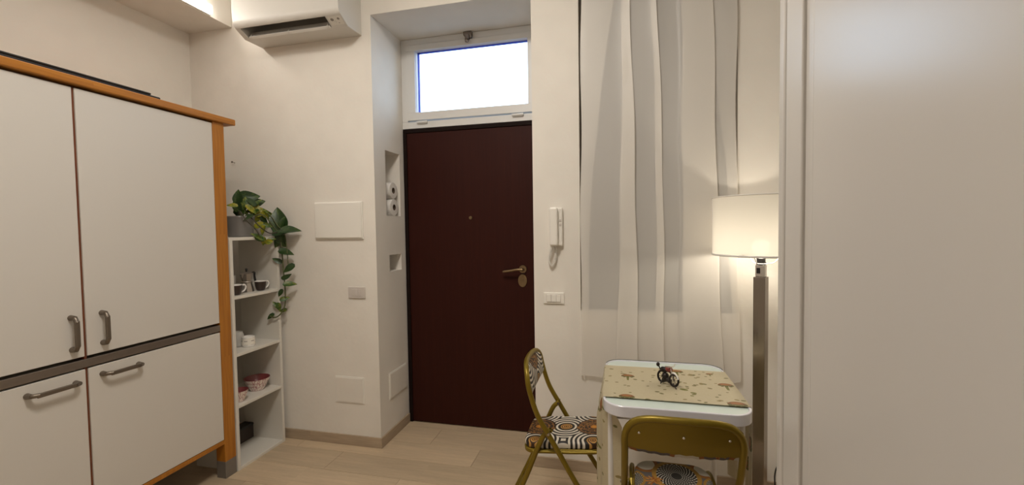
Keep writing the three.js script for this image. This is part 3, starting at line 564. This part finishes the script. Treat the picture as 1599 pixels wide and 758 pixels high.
// ---------------------------------------------------------------- table, cloth and ornament
const TX0 = -0.048, TX1 = 0.478, TZ0 = -2.195, TZ1 = -1.622, TY = 0.750;
function rrect(x0, x1, y0, y1, r) {
  const s = new THREE.Shape(); s.moveTo(x0 + r, y0); s.lineTo(x1 - r, y0); s.absarc(x1 - r, y0 + r, r, -Math.PI / 2, 0); s.lineTo(x1, y1 - r); s.absarc(x1 - r, y1 - r, r, 0, Math.PI / 2); s.lineTo(x0 + r, y1); s.absarc(x0 + r, y1 - r, r, Math.PI / 2, Math.PI); s.lineTo(x0, y0 + r); s.absarc(x0 + r, y0 + r, r, Math.PI, 1.5 * Math.PI); return s;
}
{
  const cx = (TX0 + TX1) / 2, cz = (TZ0 + TZ1) / 2, hx = (TX1 - TX0) / 2, hz = (TZ1 - TZ0) / 2;
  const o = thing('enamel_table', 'small white enamel topped table with rounded corners under the curtain', 'table', [cx, 0, cz]);
  const flat = (s, depth, y, bevel) => { const g = new THREE.ExtrudeGeometry(s, { depth, bevelEnabled: bevel > 0, bevelSize: bevel, bevelThickness: bevel, bevelOffset: -bevel, bevelSegments: 3, curveSegments: 14 }); g.rotateX(-Math.PI / 2); g.translate(0, y, 0); return g; };
  const rim = rrect(-hx, hx, -hz, hz, 0.080); rim.holes.push(rrect(-hx + 0.010, hx - 0.010, -hz + 0.010, hz - 0.010, 0.071));
  mesh('rim', flat(rim, 0.036, TY - 0.039, 0.0035), MAT.enamelRim, o);
  mesh('top_plate', flat(rrect(-hx + 0.008, hx - 0.008, -hz + 0.008, hz - 0.008, 0.073), 0.012, TY - 0.016, 0), MAT.enamelTop, o);
  const pts = rrect(-hx + 0.003, hx - 0.003, -hz + 0.003, hz - 0.003, 0.077).getSpacedPoints(120).filter((p) => p.y > hz - 0.080).map((p) => V(p.x, TY + 0.001, -p.y));
  pts.sort((a, b) => a.x - b.x);
  mesh('edge_wire', tube(pts, 0.002, 90, 6), std({ color: lin(0.05, 0.07, 0.06), roughness: 0.4 }), o);
  for (const z of [hz - 0.097, -hz + 0.026]) mesh('apron', box(-hx + 0.02, hx - 0.02, TY - 0.085, TY - 0.039, z, z + 0.010), MAT.whiteMetal, o);
  for (const sx of [-1, 1]) for (const sz of [-1, 1]) {
    const lx = sx * (hx - 0.029), lz = sz > 0 ? hz - 0.091 : -hz + 0.030;
    const leg = mesh('leg', rod(V(lx, 0.012, lz), V(lx, TY - 0.039, lz), 0.0125, 14), MAT.whiteMetal, o);
    mesh('rubber_foot', cyl(0.014, 0.016, 0.014, lx, 0.007, lz, 14), MAT.rubber, leg);
  }
}
const clothTex = canvasTex(1870, 512, (c, w, h) => {
  c.fillStyle = '#bcb194'; c.fillRect(0, 0, w, h);
  let s = 5; const q = () => { s = (s * 1664525 + 1013904223) >>> 0; return s / 4294967296; };
  for (let k = 0; k < 4200; k++) { c.fillStyle = q() < 0.5 ? 'rgba(165,148,112,0.22)' : 'rgba(205,194,164,0.22)'; c.fillRect(q() * w, q() * h, 2 + q() * 9, 1 + q() * 3); }
  const stroke = (x, y, l, a, col) => { c.save(); c.translate(x, y); c.rotate(a); c.fillStyle = col; c.beginPath(); c.ellipse(0, 0, l, l * 0.62, 0, 0, 7); c.fill(); c.restore(); };
  for (let k = 0; k < 210; k++) stroke(q() * w, q() * h, 7 + q() * 6, q() * 1.2 - 0.6, ['#6f6a3c', '#857748', '#666336', '#7b7048'][k % 4]);
  const mush = (x0, y0, z0) => { c.save(); c.translate(x0, y0); c.scale(1.15, 1.7); const x = 0, y = 0, z = z0;
    c.fillStyle = '#6a6a2a'; c.beginPath(); c.moveTo(x - 5 * z, y); c.lineTo(x + 5 * z, y); c.lineTo(x + 2 * z, y + 26 * z); c.lineTo(x - 4 * z, y + 24 * z); c.fill();
    c.fillStyle = '#7d4a22'; c.beginPath(); c.ellipse(x, y, 22 * z, 13 * z, 0, Math.PI, 0); c.fill();
    c.fillStyle = '#57561f'; for (let k = 0; k < 7; k++) { c.beginPath(); c.ellipse(x - 17 * z + k * 5.8 * z, y + (k % 2) * 4 * z, 4.5 * z, 3.4 * z, 0, 0, 7); c.fill(); }
    c.fillStyle = '#96602f'; c.beginPath(); c.ellipse(x, y - 6 * z, 13 * z, 5 * z, 0, 0, 7); c.fill(); c.restore();
  };
  const W0 = w * 0.313, WW = w * 0.374;                              // the part that lies on the table
  for (const [u, v, z] of [[0.19, 0.36, 1.5], [0.60, 0.10, 1.5], [0.93, 0.46, 1.6], [0.17, 0.97, 1.6], [0.92, 0.97, 1.8], [0.86, 0.12, 0.8]]) mush(W0 + u * WW, v * h, z);
  for (const [x, y] of [[0.06, 0.2], [0.14, 0.75], [0.03, 0.6], [0.22, 0.35], [0.27, 0.85], [0.78, 0.3], [0.88, 0.7], [0.96, 0.4], [0.80, 0.9], [0.73, 0.6]]) mush(x * w, y * h, 1.5);
  for (const [u, v, l] of [[0.60, 0.66, 22], [0.66, 0.74, 16], [0.64, 0.82, 10]]) stroke(W0 + u * WW, v * h, l, 0.3, '#6d6d2c');
});
{
  const z0 = -2.090, z1 = -1.702, pos = [], uv = [], idx = [], top = TY + 0.0022, th = 0.0008, NZ = 26;
  // the section runs up the left drop, over the top and down the right drop
  const drop = 0.44, flatN = 12, dropN = 16, sec = [];
  for (let i = 0; i <= dropN; i++) sec.push(['L', drop * (1 - i / dropN)]);
  for (let i = 1; i < flatN; i++) sec.push(['T', i / flatN]);
  for (let i = 0; i <= dropN; i++) sec.push(['R', drop * (i / dropN)]);
  const total = 2 * drop + (TX1 - TX0);
  for (let j = 0; j <= NZ; j++) {
    const v = j / NZ, z = z0 + (z1 - z0) * v; let u = 0;
    for (const [k, a] of sec) {
      let x, y, zz = z, t;
      if (k === 'T') { x = TX0 + (TX1 - TX0) * a; y = top; t = drop + a * (TX1 - TX0); }
      else {
        const front = THREE.MathUtils.smoothstep(z, -1.815, -1.785), lim = k === 'L' ? 0.262 + (drop - 0.262) * front : drop, d = a * lim / drop;
        const amp = Math.min(1, d / 0.12), wave = 0.010 * Math.sin(z * 38 + 1) * amp + 0.006 * Math.sin(z * 90) * amp;
        const s = k === 'L' ? -1 : 1, edge = k === 'L' ? TX0 : TX1;
        x = edge + s * (0.004 * (d > 0.004 ? 1 : 0) + 0.012 * amp + wave); y = d < 0.004 ? top : top - d + 0.002;
        if (k === 'L') x += 0.085 * THREE.MathUtils.smoothstep(z, -1.745, -1.690) * Math.min(1, d / 0.10);
        zz = z + (k === 'L' ? 0.022 * THREE.MathUtils.smoothstep(z, -1.76, -1.70) * Math.min(1, d / 0.1) : 0) - amp * 0.05 * (z - (z0 + z1) / 2) * (d / drop); t = k === 'L' ? drop - a : drop + (TX1 - TX0) + a;
      }
      pos.push(x, y, zz); uv.push(t / total, 1 - v);
    }
  }
  const n = sec.length; for (let j = 0; j < NZ; j++) for (let i = 0; i < n - 1; i++) { const a = j * n + i, b = a + 1, c = a + n, d = c + 1; idx.push(a, c, b, b, c, d); }
  const g = new THREE.BufferGeometry(); g.setAttribute('position', new THREE.Float32BufferAttribute(pos, 3)); g.setAttribute('uv', new THREE.Float32BufferAttribute(uv, 2)); g.setIndex(idx); g.computeVertexNormals();
  const o = tag(mesh('tablecloth', g, phy({ map: clothTex, roughness: 0.55, transmission: 0.10, thickness: 0, side: THREE.DoubleSide })), 'beige printed tablecloth with small mushrooms over the enamel table', 'tablecloth');
}
{ // small metal ornament
  const o = thing('metal_ornament', 'small dark metal figurine with red and white touches on the tablecloth', 'ornament', [0.212, TY + 0.0032, -1.872], -0.85);
  o.scale.set(1, 1.35, 1.25);
  const dk = std({ color: lin(0.035, 0.028, 0.026), metalness: 0.6, roughness: 0.4 }), red = std({ color: lin(0.26, 0.05, 0.04), roughness: 0.4 });
  for (const x of [-0.032, 0.030]) {
    const g = new THREE.TorusGeometry(0.017, 0.004, 8, 24); g.rotateY(0.35); g.translate(x, 0.021, 0);
    const w = mesh('wheel', g, dk, o), sp = [];
    for (let k = 0; k < 4; k++) { const a = k * Math.PI / 4, c = Math.cos(a) * 0.016, s = Math.sin(a) * 0.016; sp.push(rod(V(x - c * 0.94, 0.021 - s, c * 0.34), V(x + c * 0.94, 0.021 + s, -c * 0.34), 0.001, 5)); }
    mesh('spokes', sp, MAT.steel, w);
  }
  mesh('frame', [tube([V(-0.032, 0.021, 0), V(-0.012, 0.040, 0.002), V(0.012, 0.042, 0), V(0.030, 0.021, 0)], 0.0035, 20, 7), tube([V(-0.020, 0.014, 0.006), V(0.0, 0.018, 0.004), V(0.016, 0.016, 0.004)], 0.008, 14, 8), ball(0.012, -0.008, 0.026, 0.004, 10)], dk, o);
  mesh('tank', (() => { const g = ball(0.012, 0, 0, 0, 12); g.scale(1.4, 0.8, 0.8); g.translate(0.004, 0.050, 0); return g; })(), red, o);
  mesh('seat', (() => { const g = ball(0.010, 0, 0, 0, 12); g.scale(1.8, 0.6, 0.8); g.translate(-0.022, 0.046, 0); return g; })(), dk, o);
  mesh('fork', [rod(V(0.030, 0.021, 0.004), V(0.016, 0.056, 0.003), 0.0022, 6), tube([V(0.006, 0.062, 0.020), V(0.016, 0.060, 0.006), V(0.018, 0.060, -0.010), V(0.008, 0.062, -0.024)], 0.002, 14, 6)], MAT.chrome, o);
  mesh('mudguard', (() => { const g = new THREE.TorusGeometry(0.022, 0.003, 6, 16, 2.0); g.rotateZ(0.3); g.translate(0.030, 0.021, 0); return g; })(), MAT.ceramicWhite, o);
  mesh('stand', rod(V(0.03, 0.012, 0.004), V(0.055, 0.003, 0.012), 0.0018, 6), dk, o);
  mesh('stand', rod(V(-0.015, 0.014, 0.004), V(-0.022, 0.003, 0.018), 0.0018, 6), dk, o);
  mesh('tail_leaf', [rod(V(-0.036, 0.034, 0), V(-0.050, 0.055, 0.004), 0.0022, 6), ball(0.007, -0.050, 0.055, 0.004, 8)], dk, o);
}

// ---------------------------------------------------------------- folding chairs
function rings(c, x, y, R, cols, squash = 1) { for (let k = 0; k < cols.length; k++) { c.fillStyle = cols[k]; c.beginPath(); c.ellipse(x, y, R * (1 - k / cols.length), R * (1 - k / cols.length) * squash, 0, 0, 7); c.fill(); } }
const BW = (n) => Array.from({ length: n }, (_, i) => (i % 2 ? '#17110d' : '#d2cabb'));
const fabricZebra = canvasTex(1024, 1024, (c, w, h) => {
  c.fillStyle = '#33200f'; c.fillRect(0, 0, w, h);
  let s = 9; const q = () => { s = (s * 1664525 + 1013904223) >>> 0; return s / 4294967296; };
  c.save(); c.translate(w / 2 + 40, h / 2 + 60); c.rotate(Math.PI / 4);
  const tile = 470;
  for (let j = -3; j < 4; j++) for (let i = -3; i < 4; i++) {           // zebra rings around small gold medallions
    const x = i * tile, y = j * tile;
    c.save(); c.beginPath(); c.rect(x - tile / 2, y - tile / 2, tile, tile); c.clip();
    rings(c, x, y, 330, BW(13)); c.restore();
    rings(c, x, y, 82, ['#17110d', '#b98a42', '#3b2412', '#b98a42', '#5d3a1c', '#a8772f', '#2a180c']);
  }
  for (let j = -3; j < 3; j++) for (let i = -3; i < 3; i++) if ((i + j) % 2 === 0) {   // brown filigree discs
    const x = (i + 0.5) * tile, y = (j + 0.5) * tile;
    rings(c, x, y, 205, ['#2b1a0c']);
    for (let k = 0; k < 130; k++) { const a = q() * 6.3, r = 60 + q() * 140; c.strokeStyle = ['#9a6f38', '#7d5626', '#b07a30'][k % 3]; c.lineWidth = 6; c.beginPath(); c.arc(x + Math.cos(a) * r, y + Math.sin(a) * r, 7 + q() * 9, q() * 6, q() * 6 + 3); c.stroke(); }
    for (const r of [175, 120, 75]) { c.strokeStyle = '#8d5f2b'; c.lineWidth = 9; c.beginPath(); c.arc(x, y, r, 0, 7); c.stroke(); }
    rings(c, x, y, 46, ['#a8691c', '#bf8228', '#c98a2c']);
  }
  c.restore();
});
const fabricFlower = canvasTex(1024, 1024, (c, w, h) => {
  c.fillStyle = '#55504f'; c.fillRect(0, 0, w, h);
  let s = 21; const q = () => { s = (s * 1664525 + 1013904223) >>> 0; return s / 4294967296; };
  for (const [x, y] of [[210, 190], [760, 190], [480, 620], [60, 640], [960, 660], [240, 930], [760, 950]]) rings(c, x, y, 128, ['#86531f', '#7d4c20', '#5a3c1c', '#8f5b24']), rings(c, x, y, 92, ['#bdb7aa']);
  for (const [x, y, R] of [[480, 330, 185], [120, 420, 110], [900, 430, 110], [480, 880, 150]]) {
    rings(c, x, y, R * 1.22, ['#8f6a26', '#94702c']); rings(c, x, y, R, ['#171310']);
    for (let k = 1; k < 9; k++) for (let m = 0; m < 26; m++) { const r = R * (0.2 + 0.095 * k), a = m / 26 * 6.283 + k * 0.12; c.fillStyle = '#b5afa3'; c.save(); c.translate(x + Math.cos(a) * r, y + Math.sin(a) * r); c.rotate(a + 0.7); c.beginPath(); c.ellipse(0, 0, R * 0.055 * (0.5 + k / 12), R * 0.030 * (0.5 + k / 12), 0, 0, 7); c.fill(); c.restore(); }
  }
  for (const [x, y] of [[700, 430], [270, 520], [690, 760], [330, 760]]) for (let k = 0; k < 46; k++) { const a = q() * 6.3, r = q() * 80; c.fillStyle = ['#92591a', '#a46c24', '#7d4716', '#a87836'][k % 4]; c.beginPath(); c.ellipse(x + Math.cos(a) * r, y + Math.sin(a) * r, 20, 8, a, 0, 7); c.fill(); }
});
function foldingChair(label, fabric, [x, z], turn) {
  const o = thing('folding_chair', label, 'chair', [x, 0, z], turn, 'gold folding chairs');
  const hw = 0.179, R = 0.0115;
  const F = [[0, 0.240], [0.31, 0.040], [0.515, -0.080], [0.62, -0.140], [0.72, -0.166], [0.803, -0.177]];
  const fAt = (y) => { for (let i = 1; i < F.length; i++) if (y <= F[i][0]) { const t = (y - F[i - 1][0]) / (F[i][0] - F[i - 1][0]); return F[i - 1][1] + t * (F[i][1] - F[i - 1][1]); } return F[F.length - 1][1]; };
  const up = [[-hw, 0.012], [-hw, 0.16], [-hw, 0.31], [-hw, 0.43], [-hw, 0.515], [-hw, 0.60], [-hw, 0.68], [-hw, 0.725], [-hw + 0.010, 0.760], [-hw + 0.035, 0.786], [-hw + 0.075, 0.799], [-0.04, 0.803]];
  const all = [...up.map(([s, y]) => [s, y]), [0.04, 0.803], ...up.slice(0, -1).reverse().map(([s, y]) => [-s, y])];
  const bow = (s) => -0.020 * (1 - (s / hw) ** 2);
  const frame = mesh('front_leg_frame', tube(all.map(([s, y]) => V(s, y, fAt(y) + (y > 0.7 ? bow(s) * (y - 0.7) / 0.103 : 0))), R, 150, 12), MAT.gold, o);
  for (const s of [-1, 1]) mesh('rubber_foot', cyl(0.014, 0.0145, 0.022, s * hw, 0.011, 0.234, 14), MAT.rubber, frame);
  for (const s of [-1, 1]) {
    const leg = mesh('rear_leg', tube([V(s * (hw - 0.024), 0.528, -0.072), V(s * (hw - 0.024), 0.505, -0.100), V(s * (hw - 0.024), 0.45, -0.128), V(s * (hw - 0.024), 0.285, -0.195), V(s * (hw - 0.024), 0.012, -0.325)], R, 50, 12), MAT.gold, o);
    mesh('rubber_foot', cyl(0.014, 0.0145, 0.022, s * (hw - 0.024), 0.011, -0.3255, 14), MAT.rubber, leg);
    mesh('pivot', rod(V(s * (hw - 0.036), 0.522, -0.079), V(s * (hw + 0.015), 0.522, -0.079), 0.006, 10), MAT.steel, o);
  }
  mesh('crossbar', rod(V(-hw, 0.16, fAt(0.16)), V(hw, 0.16, fAt(0.16)), 0.008, 10), MAT.gold, o);
  mesh('crossbar', rod(V(-hw + 0.024, 0.13, -0.269), V(hw - 0.024, 0.13, -0.269), 0.008, 10), MAT.gold, o);
  // seat: gold pan with a padded cover
  const ss = (e) => { const s = new THREE.Shape(), w = 0.138 + e, a = -0.165 - e, b = 0.200 + e, r = 0.062, wb = w - 0.012; s.moveTo(-wb + r, b); s.lineTo(wb - r, b); s.quadraticCurveTo(wb, b, w, b - r); s.lineTo(w, a + r); s.quadraticCurveTo(w - 0.004, a, w - r, a); s.lineTo(-w + r, a); s.quadraticCurveTo(-w + 0.004, a, -w, a + r); s.lineTo(-w, b - r); s.quadraticCurveTo(-wb, b, -wb + r, b); return s; };
  const lay = (s, depth, bev, y) => { const g = new THREE.ExtrudeGeometry(s, { depth, bevelEnabled: true, bevelSize: bev, bevelThickness: bev, bevelOffset: -bev, bevelSegments: 5, curveSegments: 14 }); g.rotateX(Math.PI / 2); g.translate(0, y, 0); g.rotateX(-0.085); return g; };
  const seat = mesh('seat', lay(ss(0.004), 0.012, 0.004, 0.432), MAT.gold, o);
  const pad = lay(ss(0), 0.010, 0.013, 0.455);
  { const p = pad.attributes.position, u = pad.attributes.uv; for (let i = 0; i < p.count; i++) u.setXY(i, 0.5 + p.getX(i) / 0.40, 0.5 + p.getZ(i) / 0.40); }
  mesh('seat_cushion', pad, std({ map: fabric, roughness: 0.6 }), seat);
  for (const s of [-1, 1]) mesh('seat_rail', tube([V(s * 0.150, 0.420, -0.155), V(s * 0.150, 0.432, 0.02), V(s * 0.148, 0.446, 0.165), V(s * 0.142, 0.438, 0.190), V(s * 0.142, 0.40, 0.195)], 0.007, 30, 8), MAT.gold, o);
  // backrest: curved gold plate behind, upholstered in front
  const plate = (t0, t1, yb, inset) => {
    const nx = 36, ny = 8, pos = [], uv = [], idx = [];
    for (let q = 0; q < 2; q++) for (let j = 0; j <= ny; j++) for (let i = 0; i <= nx; i++) {
      const s = (i / nx * 2 - 1) * (hw - 0.004 - inset), a = Math.abs(s), corner = a > hw - 0.075 ? 0.044 * (1 - Math.sqrt(Math.max(0, 1 - ((a - hw + 0.075) / 0.077) ** 2))) : 0;
      const yt = 0.801 - inset * 0.4 - corner, y0 = yb - 0.008 * (1 - (s / hw) ** 2) + 0.0016 * Math.sin(s * 170), y = y0 + (yt - y0) * j / ny;
      const puff = q ? (t1 - t0) * Math.pow(Math.max(0, Math.sin(Math.PI * j / ny) * Math.cos(Math.PI * s / 2 / hw)), 0.4) : 0;
      pos.push(s, y, fAt(y) + bow(s) * Math.min(1, Math.max(0.55, (y - 0.6) / 0.2)) + t0 + puff); uv.push(0.5 + s / 0.42, (y - 0.5) / 0.42);
    }
    const row = nx + 1, side = row * (ny + 1);
    for (let q = 0; q < 2; q++) for (let j = 0; j < ny; j++) for (let i = 0; i < nx; i++) { const a = q * side + j * row + i, b = a + 1, c = a + row, d = c + 1; q ? idx.push(a, b, c, b, d, c) : idx.push(a, c, b, b, c, d); }
    const g = new THREE.BufferGeometry(); g.setAttribute('position', new THREE.Float32BufferAttribute(pos, 3)); g.setAttribute('uv', new THREE.Float32BufferAttribute(uv, 2)); g.setIndex(idx); g.computeVertexNormals(); return g;
  };
  const back = mesh('backrest', plate(-0.004, 0.0, 0.690, 0), MAT.gold, o);
  mesh('back_upholstery', plate(0.001, 0.020, 0.678, 0.004), std({ map: fabric, roughness: 0.6 }), back);
  for (const s of [-0.135, 0, 0.135]) { const y = 0.748; mesh('rivet', ball(0.005, s, y, fAt(y) + bow(s) * 0.8 - 0.0055, 10), MAT.chrome, back); }
  return o;
}
foldingChair('gold folding chair with zebra ringed black cushion left of the table', fabricZebra, [-0.205, -2.005], Math.PI / 2);
foldingChair('gold folding chair with grey and orange cushion, back towards the camera', fabricFlower, [0.207, -1.612], Math.PI);

scene.traverse((o) => { if (o.isMesh) o.castShadow = o.receiveShadow = true; });
renderer.render(scene, camera);
